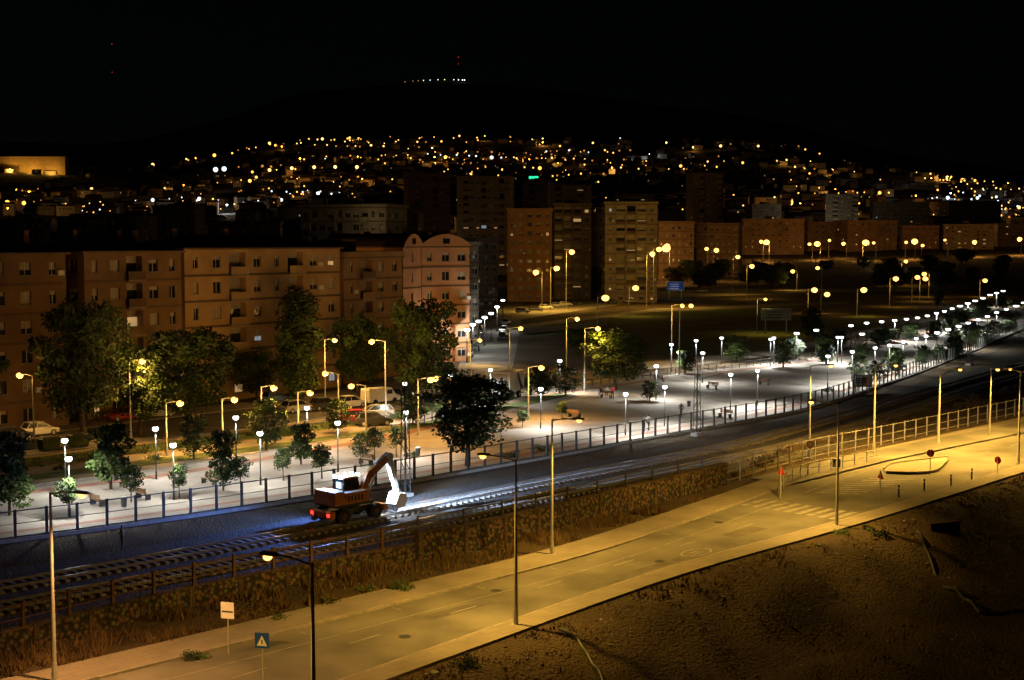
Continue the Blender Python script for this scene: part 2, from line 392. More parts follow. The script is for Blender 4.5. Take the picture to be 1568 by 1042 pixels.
for (x,y,h,pw) in [(50,575,7,1500),(198,552,8,3800),(273,500,9,3000),(404,484,9,8000),(497,520,8,3600),(535,474,9,5600),(518,572,6,2800),(400,592,6,4200),(254,616,5,3200),(293,486,9,2200),(-10,520,9,2000),(590,522,9,6500),(690,578,7,2800),(640,580,6,2800),(809,562,6,4200),(456,600,5,2600),(560,590,5,3000),(340,610,5,2600)]:
    p=P(x,y,h); cobra(V((p.x,p.y,0)),h,math.radians(random.choice([-30,-20,160,200])),pw,1.2,.30,SOD,spot=None)
for (x,yb,yt,pw) in [(867,575,487,4000),(895,600,502,4000),(780,570,502,2600),(1028,560,467,3500),(1040,575,467,0),(867,474,385,11000),(843,476,410,9000),(990,470,388,11000),(1000,472,381,8000),(830,478,416,7000),(1122,452,393,4000),(1143,458,407,3500),(1159,512,458,2500),(1237,480,443,1500),(1257,475,450,0),(1220,445,415,2400),(1258,445,410,0),(1312,485,443,1800),(1362,470,426,2400),(1396,462,424,0),(1408,462,426,2000),(1422,455,419,3000),(1380,440,400,2800),(1500,455,429,2000),(963,485,440,2200),(915,505,455,0),(720,560,520,2000)]:
    p=P(x,yb); h=(yb-yt)*p.y/F
    cobra(p,h,math.radians(random.choice([0,180,-25])),pw,1.4,.32 if p.y<300 else .75,SODY,spot=None)
def onray(x,D): X=X2(x,D); return V((X,D,gz(X,D)))
for (x,D,h,s) in [(1025,640-25,17,1.9),(1019,640,17,1.5),(1092,640,15,1.2),(1083,655,15,1.),(1177,780,12,1.7),(1168,800,11,1.1),(1255,790,10,1.7),(1243,800,9,1),(1268,800,11,.9),(1295,800,9,1.1),(1320,780,11,1.9),(1340,800,9,.9),(1400,780,11,1.9),(1385,800,9,1),(1410,770,9,1),(1487,790,9,1.4),(1562,790,10,1.4),(1450,810,9,.8)]:
    p=onray(x,D); cobra(p,h,random.random()*6,(11000 if s>1.3 else 4000 if s>1 else 0),1.4,s*.9,SOD,spot=None)
mb=MB(); mb.tube((0,0,0),(0,0,.7),.09,.08,10,'dark'); mb.tube((0,0,.7),(0,0,4.0),.05,.04,8,'dark')
mb.tube((0,0,4.0),(0,0,4.1),.04,.14,12,'dark'); mb.ell((0,0,4.3),(.26,.26,.22),'Ew',14,8); mb.tube((0,0,4.47),(0,0,4.54),.2,.06,14,'dark')
LEDm=mb.mesh('promenade_lamp')
led=[(105,703),(265,682),(398,664),(517,648),(828,596),(1018,593),(958,604),(99,675),(238,657),(361,640),(470,625),(622,632),(690,576),(1119,574),(1160,568),(1268,546),(1076,541),(1066,522),(1105,518),(1185,518),(1220,511),(1250,506),(620,588),(751,567),(857,553),(1005,561),(1028,528),(1180,520),(1283,517),
(1303,499),(1327,495),(1350,493),(1370,491),(1388,489),(1405,487),(1420,484),(1434,480),(1446,477),(1458,473),(1470,469),(1482,465),(1493,461),(1505,457),(1516,452),(1526,449),(1536,446),
(1289,517),(1320,512),(1305,539),(1340,533),(1362,529),(1383,524),(1403,519),(1418,515),(1435,510),(1452,505),(1468,500),(1483,495),(1498,490),(1512,485),(1526,479),(1541,474),(1556,469),(1568,464)]
ledpos=[]
for i,(x,y) in enumerate(led):
    p=P(x,y,4.3); D=p.y; p.z=0; ledpos.append(p)
    o=put('promenade_lamp',LEDm,p,0,None if D<170 else (1.2,1.2,1) if D<230 else ((1.8,1.8,1) if D<330 else (2.6,2.6,1)))
    if D<230: light('SPOT','midtown_fill_light',(0.28,-.28,3.9),2100 if x<700 else 3400,LED,o,.1,164)
    elif i%4==0: light('SPOT','midtown_fill_light',(0.15,-.15,3.8),7500,LED,o,.1,170)
for k_,(x,y) in enumerate([(724,497),(733,492),(742,486),(752,480),(761,470),(770,460),(715,505)]):
    p=P(x,y,5.5); p.z=0
    o=put('promenade_lamp',LEDm,p,0,(2.0,2.0,1.27))
    if k_%2==0: light('POINT','midtown_fill_light',(0.3,-.3,3.8),1400,LED,o,.1)
# ---------------------------------------------------------------- buildings
def facade(mb,o,u,n,L,H,fl,bays,wk,lit=.04,ww=1.25,wh=1.35,sill=.95,balc=(),rec=.2,plain=()):
    cw=L/bays; ch=H/fl; Z=V((0,0,1))
    pt=lambda a,z,d=0:o+u*a+Z*z-n*d
    for j in range(fl):
        for i in range(bays):
            a0,a1=i*cw,(i+1)*cw; z0,z1=j*ch,(j+1)*ch
            if i in plain:
                mb.add([pt(a0,z0),pt(a1,z0),pt(a1,z1),pt(a0,z1)],[(0,1,2,3)],wk); continue
            w=ww*(1,.62,1,1.15)[(i*3+1)%4];s0=z0+sill;h=wh;r=rec
            lg=i in balc and j>0
            if lg: w=cw*.82; s0=z0+.12; h=ch-.5; r=1.1
            b0,b1=(a0+a1)/2-w/2,(a0+a1)/2+w/2; s1=min(s0+h,z1-.15)
            vs=[pt(a0,z0),pt(a1,z0),pt(a1,z1),pt(a0,z1),pt(b0,s0),pt(b1,s0),pt(b1,s1),pt(b0,s1),pt(b0,s0,r),pt(b1,s0,r),pt(b1,s1,r),pt(b0,s1,r)]
            mb.add(vs,[(0,1,5,4),(1,2,6,5),(2,3,7,6),(3,0,4,7),(4,5,9,8),(5,6,10,9),(6,7,11,10),(7,4,8,11)],wk)
            t=random.random(); gk='glass'
            if t<lit: gk='Wlit'
            elif t<lit*1.15: gk='Wlit2'
            sh=random.choice([0,.3,.3,.6,1.,1.]); zs=s1-(s1-s0)*sh
            if gk!='glass': zs=s1-(s1-s0)*max(.3,min(sh,.6))
            if zs>s0+.01: mb.add([pt(b0,s0,r),pt(b1,s0,r),pt(b1,zs,r),pt(b0,zs,r)],[(0,1,2,3)],gk)
            if s1-zs>.01: mb.add([pt(b0,zs,r),pt(b1,zs,r),pt(b1,s1,r),pt(b0,s1,r)],[(0,1,2,3)],'shut')
            if not lg:
                mb.obox(pt(0,0),u,n,b0-.08,b1+.08,.0,.07,s0-.09,s0-.005,'kerb')
                mb.obox(pt(0,0),u,n,(b0+b1)/2-.03,(b0+b1)/2+.03,-r+.01,-r+.05,s0,s1,'white')
                if random.random()<.07: mb.obox(pt(0,0),u,n,b1+.15,b1+.85,.01,.32,s0-.1,s0+.45,'white')
            else:
                mb.obox(pt(0,0),u,n,b0-.1,b1+.1,.02,.55,z0-.12,z0+.06,'kerb')
                mb.obox(pt(0,0),u,n,b0-.1,b1+.1,.47,.55,z0+.06,z0+1.0,wk if random.random()<.55 else 'slab')
def building(name,c0,c1,W,H,fl,bays,wc,sb=None,lit=.04,balc=(),sbalc=(),roof='flat',bands=True,z0=None,wname='facade_render'):
    global NB; NB+=1
    wk='wall%d'%NB; M[wk]=wallmat(wname,wc)
    mb=MB(); c0=V((c0.x,c0.y,0));c1=V((c1.x,c1.y,0)); u=c1-c0;L=u.length;u.normalize(); n=V((u.y,-u.x,0))
    zb=z0 if z0 is not None else 0
    o=V((c0.x,c0.y,zb)); o1=V((c1.x,c1.y,zb)); sb=sb or max(2,int(W/3.2))
    facade(mb,o,u,n,L,H,fl,bays,wk,lit,balc=balc)
    facade(mb,o1,-n,u,W,H,fl,sb,wk,lit,balc=sbalc)
    facade(mb,o-n*W,n,-u,W,H,fl,sb,wk,lit)
    q=[o1-n*W,o-n*W]; Z=V((0,0,1)); mb.add([q[0],q[1],q[1]+Z*H,q[0]+Z*H],[(0,1,2,3)],wk)
    mb.obox(o,u,n,0,L,-W,0,-12,-.0,wk)
    if bands:
        for j in range(1,fl):
            z=j*H/fl; mb.obox(o,u,n,-.05,L+.05,.003,.06,z-.15,z+.13,'slab'); mb.obox(o1,-n,u,.0,W,.003,.06,z-.13,z+.11,'slab')
    mb.obox(o,u,n,-.4,L+.4,-W-.4,.4,H,H+.22,'slab' if bands else wk)
    if roof=='hip':
        a=lambda x,d,z:o+u*x+n*d+Z*z
        r=min(L,W)/2; base=[a(-.4,.4,H+.22),a(L+.4,.4,H+.22),a(L+.4,-W-.4,H+.22),a(-.4,-W-.4,H+.22)]
        top=[a(r,-W/2,H+1.9),a(L-r if L>2*r else r+.1,-W/2,H+1.9)]
        mb.add(base+top,[(0,1,5,4),(1,2,5),(2,3,4,5),(3,0,4)],'rooft')
    elif roof=='gable':
        a=lambda x,d,z:o+u*x+n*d+Z*z
        N=10; ring=[]
        for i in range(N+1):
            t=i/N; ring.append((-.4+(L+.8)*t, H+.22+2.0*math.sin(math.pi*t)**.8))
        vs=[a(x,.4,z) for x,z in ring]+[a(x,-W-.4,z) for x,z in ring]
        mb.add(vs,[(i,i+1,N+2+i,N+1+i) for i in range(N)],'rooft'); mb.add([a(x,.38,z) for x,z in ring],[tuple(range(N+1))],wk)
        mb.obox(o,u,n,L/2-.6,L/2+.6,.385,.43,H+.6,H+1.5,'glass')
    else:
        for (x0,x1,d0,d1) in ((-.4,L+.4,.15,.4),(-.4,L+.4,-W-.4,-W-.15),(-.4,-.15,-W-.15,.15),(L+.15,L+.4,-W-.15,.15)): mb.obox(o,u,n,x0,x1,d0,d1,H+.22,H+.95,wk)
        mb.obox(o,u,n,-.15,L+.15,-W-.15,.15,H+.22,H+.26,'roofg')
        mb.obox(o,u,n,L*.4,L*.4+3.5,-W*.7,-W*.4,H+.26,H+2.7,wk)
    for k in range(random.randint(2,4)):
        x=random.uniform(.1,.9)*L; d=-random.uniform(.3,.7)*W
        mb.obox(o,u,n,x,x+.6,d-.6,d,H+.3,H+2.6,wk); 
        xx=random.uniform(.1,.9)*L; p=o+u*xx+n*d; mb.tube(p+Z*(H+.3),p+Z*(H+4),.03,.02,4,'dark'); mb.tube(p+Z*(H+3.6)-u*.6,p+Z*(H+3.6)+u*.6,.02,.02,4,'dark')
    return mb.obj(name)
NB=0
building('apartment_building',P(-110,676),P(106,652),12,18.6,6,5,(.22,.13,.065),balc=(1,),lit=.03,roof='hip')
building('apartment_building',P(134,646),P(281,628),12,18.7,6,5,(.23,.14,.07),balc=(2,),lit=.03,roof='hip')
building('apartment_building',P(286,622),P(522,592),13,19.0,6,8,(.50,.32,.15),balc=(2,5),lit=.04,roof='hip')
building('apartment_building',P(528,588),P(616,574),11,17.6,6,4,(.34,.20,.10),balc=(1,),lit=.0,roof='flat')
building('apartment_building',P(618,565),P(645,560),14,19.0,6,1,(.54,.28,.15),lit=.0,roof='gable')
building('apartment_building',P(646,556),P(719,553),22,19.0,6,3,(.58,.30,.16),balc=(),lit=.0,roof='gable',sbalc=(1,3,5))
building('apartment_building',P(690,527),P(733,524),60,19.0,6,4,(.22,.19,.16),lit=.03,roof='flat',sbalc=(1,4,7,10,13,16))
building('apartment_building',P(728,490),P(762,488),40,20,7,3,(.2,.17,.14),lit=.03,sbalc=(2,5))
def bD(x0,x1,D,ytop,fl,bays,wc,W=14,D1=None,**k):
    D1=D1 or D; a=V((X2(x0,D),D,0)); b_=V((X2(x1,D1),D1,0)); zb=min(gz(a.x,a.y),gz(b_.x,b_.y)); H=CAMZ+(370-ytop)*D/F-zb
    return building(k.pop('name','apartment_building'),a,b_,W,H,fl,bays,wc,z0=zb,**k)
bD(777,845,455,324,10,5,(.38,.20,.10),18,balc=(),lit=.03,bands=False)
bD(848,905,475,316,10,4,(.26,.2,.15),16,balc=(0,1,2),lit=.06)
bD(926,1006,450,314,10,5,(.32,.26,.2),16,balc=(1,2,3),lit=.08,sbalc=(1,3))
bD(905,927,500,330,9,2,(.25,.2,.16),12,lit=.0)
for (x0,x1,D,yt,fl,bays,c,l) in [(1008,1062,660,342,7,6,(.34,.22,.14),.03),(1066,1130,680,345,7,7,(.3,.2,.14),.03),(1136,1230,840,338,6,9,(.42,.25,.15),.03),(1236,1290,860,342,5,6,(.36,.22,.14),.03),(1296,1372,850,340,6,8,(.40,.23,.14),.04),(1380,1436,860,348,5,6,(.42,.22,.14),.03),(1443,1520,850,346,6,8,(.38,.26,.17),.04),(1526,1600,860,345,6,8,(.36,.24,.16),.04),
    (626,690,830,268,12,7,(.34,.19,.11),.01),(700,782,700,274,13,9,(.30,.24,.2),.04),(800,838,820,280,12,4,(.26,.2,.16),.03),(838,905,900,286,11,6,(.25,.2,.16),.04),(940,1000,800,300,10,6,(.26,.2,.16),.04),(1060,1106,900,268,13,5,(.22,.17,.14),.01),(1262,1312,1000,300,9,5,(.22,.2,.18),.01),(1150,1195,1000,315,8,5,(.2,.17,.15),.03),
    (462,592,330,320,9,10,(.38,.32,.22),.0),(236,300,700,318,9,7,(.1,.09,.08),.01),(320,430,600,342,8,10,(.12,.1,.09),.0),(0,70,520,338,8,6,(.1,.09,.08),.0),(90,210,560,335,9,9,(.1,.09,.08),.0),(590,640,560,330,9,4,(.22,.17,.14),.01),(1335,1420,1000,312,8,8,(.22,.18,.16),.04),(1450,1530,1050,310,8,8,(.2,.17,.15),.04)]:
    bD(x0,x1,D,yt,fl,bays,c,random.uniform(12,18),D+random.uniform(-8,8),lit=l,balc=tuple(range(1,bays,3)) if fl>8 else (),bands=random.random()<.6)
bD(4,104,2550,242,2,22,(.5,.34,.17),24,lit=.0,name='lit_hall',bands=False)
for x_ in (20,50,82): light('POINT','midtown_fill_light',V((X2(x_,2530),2532,gz(X2(x_,2530),2532)+5)),17000,SODY,None,.6)
light('POINT','midtown_fill_light',V((X2(560,318),318,25)),170,(1,.72,.35),None,.3)
ml=MB()
def townlight(p,s,k): ml.ell(tuple(p),(s,s,s),k,8,5)
random.seed(21)
for i in range(24):
    x=random.uniform(430,1620); D=random.uniform(600,1150)
    p=onray(x,D)+V((0,0,9)); light('POINT','midtown_fill_light',p,random.uniform(500,2200)*(4 if i%7==0 else 1),SOD if random.random()<.85 else (1,.8,.5),None,.6)  # bare point lights scattered at random, added to light the mid-town blocks
hm=MB(); M['hw']=wallmat('house_white',(.42,.36,.28)); M['hb']=wallmat('house_brick',(.25,.16,.1))
random.seed(5)
for i in range(1250):
    D=random.uniform(1000,2950); x=random.gauss(800,330) if random.random()<.65 else random.uniform(-60,1640)
    w=random.uniform(8,20);d=random.uniform(8,14);h=random.uniform(4.5,9)
    if D<1500: h*=1.4
    p=onray(x,D); a=random.uniform(-.6,.6); Mx=Matrix.Translation(p)@Matrix.Rotation(a,4,'Z'); k=random.choice(['hw','hw','hb'])
    hm.box(-w/2,w/2,-d/2,d/2,-6,h,k,Mx)
    hm.add([Mx@V(q) for q in ((-w/2-.4,-d/2-.4,h),(w/2+.4,-d/2-.4,h),(w/2+.4,d/2+.4,h),(-w/2-.4,d/2+.4,h),(-w/2,0,h+2),(w/2,0,h+2))],[(0,1,5,4),(1,2,5),(2,3,4,5),(3,0,4),(0,3,2,1)],'rooft')
    for q in range(int(w/3)):
        if h>4: hm.box(-w/2+1+q*3,-w/2+2+q*3,-d/2-.05,-d/2+.05,h-3,h-1.6,'Wlit' if random.random()<.04 else 'glass',Mx)
hm.obj('hillside_houses')
random.seed(11)
def street(x,D,n,sp,slope,kind=None,sz=1.):
    dirx=random.choice([-1,1])
    k0=kind or random.choices(['Efar','Efar2','Efarw','Efars'],[.42,.20,.06,.32])[0]
    px=X2(x,D); py=D
    for i in range(n):
        k=k0 if random.random()<.7 else random.choice(['Efars','Efar'])
        px+=dirx*sp*random.uniform(.4,1.8); py+=slope*sp*random.uniform(.3,1.5)
        if not (900<py<3000): break
        s=random.uniform(.5,1.3)*sz*py/1900
        if random.random()<.09: s*=1.9
        z=gz(px,py)+random.uniform(7,12); townlight((px,py,z),s,k)
        if random.random()<.08: light('POINT','midtown_fill_light',V((px,py-3,z-1.5)),random.uniform(6000,28000),SOD if k!='Efarw' else (.8,.9,1),None,1.)
for i in range(56): street(random.gauss(790,180),random.uniform(1900,2950),random.randint(1,7),random.uniform(18,48),random.uniform(-.9,.9))
for i in range(9): street(random.uniform(560,1100),random.uniform(1350,1900),random.randint(1,4),random.uniform(18,48),random.uniform(-.9,.9),None,.8)
for i in range(8): street(random.uniform(520,1060),random.uniform(2750,2950),random.randint(3,7),random.uniform(45,75),random.uniform(-.05,.05),'Efar2',1.1)
for i in range(24): street(random.uniform(0,460),random.uniform(1150,1800),random.randint(1,6),random.uniform(12,30),random.uniform(-.6,.6))
for i in range(40): street(random.uniform(1130,1590),random.uniform(1050,2500),random.randint(1,6),random.uniform(14,35),random.uniform(-.6,.6),None if random.random()<.7 else 'Efar2')
for i in range(16): street(random.uniform(1480,1600),random.uniform(1100,1900),random.randint(3,7),13,random.uniform(-.3,.3),'Efarw' if i%3 else 'Efar2',1.1)
for i in range(6): street(random.uniform(330,460),random.uniform(1150,1500),6,11,random.uniform(-.3,.3),'Efarw')
for x in (333,346): townlight(onray(x,1700)+V((0,0,28)),3.0,'Efarw')
for x in (415,449,483,515,548): townlight(onray(x,1900)+V((0,0,16)),2.3,'Efar2')
for x in (40,75,95,15): townlight(onray(x,1350)+V((0,0,8)),2.0,'Efarw' if x>50 else 'Efar')
for i,x in enumerate([622,634,642,650,660,672,682,696,703,709,712]):
    p=onray(x,6000); townlight(V((p.x,p.y,max(p.z,700)+6)),(2.0 if x<700 else 2.8),'Efars' if x<645 else 'Efar2' if x==682 else 'Efarw')
ml.obj('town_lights')
for x,D in ((179,6000),(703,6000)):
    mb=MB(); p=onray(x,D); H=CAMZ+(370-(72 if x<300 else 92))*D/F-p.z
    for s in((-2,-2),(2,-2),(0,2)): mb.tube((s[0],s[1],-5),(s[0]*.2,s[1]*.2,H),.3,.2,4,'dark')
    mb.ell((0,0,H),(2,2,2),'Eredm',6,4); mb.ell((0,-3,H*.72),(1.6,1.6,1.6),'Eredm',6,4); mb.obj('radio_mast',loc=p)
mb=MB(); p=V((X2(817,880),880,CAMZ+97*880/F)); mb.box(-3,3,-.2,.2,-.8,.8,'Egreen',Matrix.Translation(p)); mb.box(-3.3,3.3,.25,.45,-16,.9,'dark',Matrix.Translation(p)); mb.obj('green_rooftop_sign')
# ---------------------------------------------------------------- trees
def leaves(mb,c,r,n,ls,rnd,k):
    for _ in range(n):
        d=V((rnd.gauss(0,1),rnd.gauss(0,1),rnd.gauss(0,1))).normalized()*(rnd.random()**.45)
        p=V((c[0]+d.x*r[0],c[1]+d.y*r[1],c[2]+d.z*r[2]))
        a=V((rnd.gauss(0,1),rnd.gauss(0,1),rnd.gauss(0,.7))).normalized(); b_=a.orthogonal().normalized(); s=ls*rnd.uniform(.6,1.3)
        a*=s*.5;b_*=s*.36
        mb.add([p-a,p+b_,p+a,p-b_],[(0,1,2,3)],k)
def tree_mesh(kind,seed):
    rnd=random.Random(seed); mb=MB()
    if kind=='broad':
        mb.tube((0,0,0),(.1,.05,2.4),.26,.19,8,'bark'); cl=[]
        for i in range(34):
            t=2*math.pi*i*.618; zz=2.4+6.6*(i/34)**.9; R=3.4*math.sin(math.pi*min(1,(zz-1.4)/9.0))**.7*rnd.uniform(.4,1.08)
            c=(R*math.cos(t),R*math.sin(t),zz+rnd.uniform(-.3,.5)); cl.append(c)
            if i%2==0: mb.tube((.1,.05,min(2.2+i*.15,6)),c,.09,.03,5,'bark')
        cl+=[(0,0,6),(.3,0,8.2),(0,0,4.5),(0,.5,7.1)]
        for c in cl:
            r=rnd.uniform(.9,1.6); leaves(mb,c,(r,r,r*.75),175,.34,rnd,rnd.choice(['leafA','leafB','leafB']))
        mb.tube((.1,.05,2.4),(0,0,8),.19,.05,6,'bark')
    if kind=='poplar':
        mb.tube((0,0,0),(0,0,12.5),.28,.05,8,'bark')
        for i in range(42):
            t=i*2.4; zz=1.4+12.0*i/41; R=1.7*math.sin(math.pi*min(.97,(zz)/14.6))**.6*rnd.uniform(.35,1.1)
            c=(R*math.cos(t),R*math.sin(t),zz); mb.tube((0,0,max(1,zz-1.2)),c,.06,.02,4,'bark')
            leaves(mb,c,(1.05,1.05,1.15),160,.34,rnd,rnd.choice(['leafA','leafB','leafB']))
    if kind=='small':
        mb.tube((0,0,0),(.04,0,1.7),.07,.05,6,'bark')
        for i in range(14):
            t=i*2.4; zz=1.7+1.9*i/13; R=.85*math.sin(math.pi*min(.95,(zz-1.0)/3.2))*rnd.uniform(.5,1.15)
            c=(R*math.cos(t),R*math.sin(t),zz); mb.tube((.04,0,1.5),c,.03,.012,4,'bark'); r=rnd.uniform(.38,.65)
            leaves(mb,c,(r,r,r*.85),110,.2,rnd,rnd.choice(['leafA','leafB','leafB']))
    if kind=='oval':
        mb.tube((0,0,0),(0,0,4.3),.1,.03,6,'bark')
        for i in range(24):
            t=i*2.4; zz=1.0+3.7*i/23; R=1.2*math.sin(math.pi*min(.95,(zz-.3)/5.0))**.8*rnd.uniform(.35,1.1)
            c=(R*math.cos(t),R*math.sin(t),zz); mb.tube((0,0,max(.8,zz-.5)),c,.03,.012,4,'bark'); r=rnd.uniform(.45,.75)
            leaves(mb,c,(r,r,r*.85),115,.22,rnd,rnd.choice(['leafA','leafB','leafB']))
    if kind=='bush':
        for i in range(9):
            c=(rnd.uniform(-.7,.7),rnd.uniform(-.7,.7),rnd.uniform(.2,.8)); leaves(mb,c,(.45,.45,.4),55,.18,rnd,rnd.choice(['leafA','leafB'])); mb.tube((0,0,0),c,.03,.01,4,'bark')
    return mb.mesh(kind+'_tree')
TM={k:[tree_mesh(k,s) for s in range(3)] for k in('broad','poplar','small','oval','bush')}
DIM={'broad':(9.6,8),'poplar':(14.2,5),'small':(4,2.5),'oval':(5,3.2),'bush':(1.2,2)}
def tree(name,kind,x,yb,h,w,D=None):
    p=P(x,yb) if D is None else onray(x,D); dh,dw=DIM[kind]
    put(name,random.choice(TM[kind]),p,random.random()*6.28,(w/dw,w/dw,h/dh))
for t in [('plane_tree','broad',128,680,14.2,9.4),('plane_tree','broad',290,664,11.2,10.4),('plane_tree','broad',2,658,10,7),('poplar_tree','poplar',457,616,14.2,6.4),('broadleaf_tree','broad',393,618,6.6,6),('plane_tree','broad',548,606,10.2,7.6),('plane_tree','broad',646,628,13.2,9.8),('plane_tree','broad',716,714,8.4,8.4),('plane_tree','broad',942,598,8,9.6),('broadleaf_tree','oval',866,607,4.0,4.6),
  ('plane_tree','broad',215,668,9.5,6.6),('young_tree','oval',170,750,5.4,4.2),('young_tree','oval',15,790,6.2,4),('young_tree','oval',342,752,4.9,3.1),('young_tree','oval',297,704,4.2,3.5),('young_tree','oval',408,690,4.9,4.2),('young_tree','oval',517,662,3.5,3.1),('young_tree','oval',461,712,3.8,2.8),
  ('young_tree','small',105,792,2.9,2.),('young_tree','small',201,770,3.,2.2),('young_tree','small',275,764,2.8,1.7),('young_tree','small',369,752,2.9,1.9),('young_tree','small',434,737,2.9,1.8),('young_tree','small',493,734,3.,2.4),('young_tree','small',553,716,3.1,2.1),('young_tree','small',574,706,3.2,2.1),('young_tree','small',607,701,3.,1.9),('young_tree','small',800,656,2.,1.6),('young_tree','small',861,643,2.1,1.5),
  ('broadleaf_tree','broad',905,455,11,10),('broadleaf_tree','broad',963,456,7,8),('broadleaf_tree','oval',1245,522,6.6,6),('broadleaf_tree','oval',1128,556,4.5,5),('broadleaf_tree','broad',885,545,5,4.5),('poplar_tree','poplar',1436,470,10,4)]: tree(*t)
random.seed(3)
for i in range(34):
    x=random.choice([random.uniform(1030,1570),random.uniform(1030,1140),random.uniform(1340,1570)]); tree('broadleaf_tree','broad',x,0,random.uniform(6,11),random.uniform(7,12),random.uniform(540,760))
for i in range(20,62):
    if i<len(ledpos):
        q=ledpos[i]+V((random.uniform(-3,3),random.uniform(-4,-1),0)); s=random.uniform(.8,1.3); put('young_tree',random.choice(TM['oval']),q,random.random()*6,(s*1.1,s*1.1,s*.65))
for x,y in [(1332,812),(1345,818),(715,1020),(300,1008),(620,905),(470,700),(236,705),(330,672),(560,668),(630,700),(150,700),(380,668),(90,720),(1270,600),(780,700),(830,690),(440,668),(500,925),(560,905),(430,950),(1290,818)]:
    p=P(x,y); p.z=gz(p.x,p.y)-.1; s=random.uniform(.5,.9); put('shrub',random.choice(TM['bush']),p,random.random()*6,(s,s,s*.8))
hb=MB(); rnd=random.Random(9); hp=resample(offs(S1,6.9),90)
for p in hp[8:84]:
    if rnd.random()<.7: leaves(hb,(p.x,p.y,.45),(.8,.6,.5),40,.22,rnd,rnd.choice(['leafA','leafB']))
hb.obj('hedge')
wb=MB(); rnd=random.Random(2)
def blades(L,R,n,h,k='weed',th=-.12):
    L=resample(L,80);R=resample(R,80)
    for _ in range(n):
        t=rnd.random()*79; i=min(78,int(t)); f=t-i; s=rnd.random(); p=L[i].lerp(L[i+1],f).lerp(R[i].lerp(R[i+1],f),s)
        if noise.noise(p*.35)<th: continue
        z=gz(p.x,p.y); 
        for q in range(3):
            hh=h*rnd.uniform(.3,1.2)*(1+1.3*noise.noise(p*.25)); d=V((rnd.gauss(0,.35),rnd.gauss(0,.35),1)).normalized()*hh; a=V((rnd.uniform(-1,1),rnd.uniform(-1,1),0)).normalized()*.05
            b_=p+V((rnd.uniform(-.2,.2),rnd.uniform(-.2,.2),z)); wb.add([b_-a,b_+a,b_+d],[(0,1,2)],k)
blades(offs(WL2,.4),[p for p in offs(resample(A,60)[0:27],-.1)],5200,.6,th=-.02)
blades(smooth(pl([(1112,735),(1240,690),(1568,610)]),1,20),smooth(pl([(1200,690),(1300,655),(1568,590)]),1,20),5500,.5)
blades(offs(Bn,.3),offs(Bn,3.0),3600,.22)
blades(offs(Bn,3.0),offs(Bn,30.0),3000,.35)
wb.obj('dry_weeds')
sb_=MB(); rnd=random.Random(4); L=resample(offs(Bn,.6),80);R=resample(offs(Bn,26),80)
for _ in range(1600):
    i=rnd.randint(0,79); p=L[i].lerp(R[i],rnd.random()**1.6)+V((rnd.uniform(-1,1),rnd.uniform(-1,1),0)); s=rnd.uniform(.04,.14)*(2 if rnd.random()<.04 else 1)
    sb_.ell((p.x,p.y,gz(p.x,p.y)),(s,s*rnd.uniform(.6,1),s*.6),'soil' if rnd.random()<.6 else 'kerb',5,3)
sb_.obj('loose_stones')
# ---------------------------------------------------------------- vehicles
def car_mesh(paint,kind='hatch'):
    k='paint_'+paint; mb=MB()
    st=[(-2.08,.42,.72,.66),(-2.0,.3,.86,.78),(-1.3,.24,.95,.86),(.8,.24,.93,.87),(1.5,.24,.84,.84),(1.98,.28,.72,.76),(2.1,.38,.6,.62)]
    ring=lambda x,zl,zh,w:[(x,-w*.93,zl),(x,w*.93,zl),(x,w,zl+.14),(x,w,zh-.12),(x,w*.86,zh),(x,-w*.86,zh),(x,-w,zh-.12),(x,-w,zl+.14)]
    vs=[];
    for s in st: vs+=ring(*s)
    fs=[(i*8+j,i*8+(j+1)%8,(i+1)*8+(j+1)%8,(i+1)*8+j) for i in range(len(st)-1) for j in range(8)]+[tuple(range(8)),tuple(range(len(vs)-1,len(vs)-9,-1))]
    mb.add(vs,fs,k)
    rb=-1.95 if kind=='hatch' else -1.5
    b0=[(rb,-.74,.92),(1.15,-.76,.88),(1.15,.76,.88),(rb,.74,.92)]; t0=[(rb+.4,-.56,1.43),(.3,-.58,1.44),(.3,.58,1.44),(rb+.4,.56,1.43)]
    mb.hexa([V(a) for a in b0+t0],'glass')
    mb.box(rb+.38,.34,-.6,.6,1.432,1.48,k)
    for s in(-1,1):
        for (xb,xt) in((1.15,.3),(-.35,-.35),(rb,rb+.4)): mb.tube((xb,s*.76,.9),(xt,s*.585,1.44),.04,.035,5,k)
        for x in(-1.28,1.3): mb.tube((x,s*.66,.32),(x,s*.89,.32),.32,.32,14,'tyre'); mb.tube((x,s*.89,.32),(x,s*.9,.32),.2,.18,10,'galv')
        mb.box(1.93,2.07,s*.6-.14,s*.6+.14,.55,.68,'white'); mb.box(-2.07,-1.97,s*.62-.1,s*.62+.1,.62,.8,'red'); mb.box(.85,1.0,s*.95-.08,s*.95+.08,.9,1.02,k)
    return mb.mesh('car')
for nme,c in {'white':(.7,.7,.68),'red':(.45,.03,.02),'dark':(.04,.045,.05),'silver':(.4,.41,.42),'blue':(.04,.08,.2)}.items(): M['paint_'+nme]=mat('car_paint_'+nme,c,.3,.05,2,spec=.6)
CAR={}
def car(x,y,c,deg,kind='hatch'):
    if (c,kind) not in CAR: CAR[(c,kind)]=car_mesh(c,kind)
    p=P(x,y); p.z=.03; put('parked_car',CAR[(c,kind)],p,math.radians(deg))
SD=46
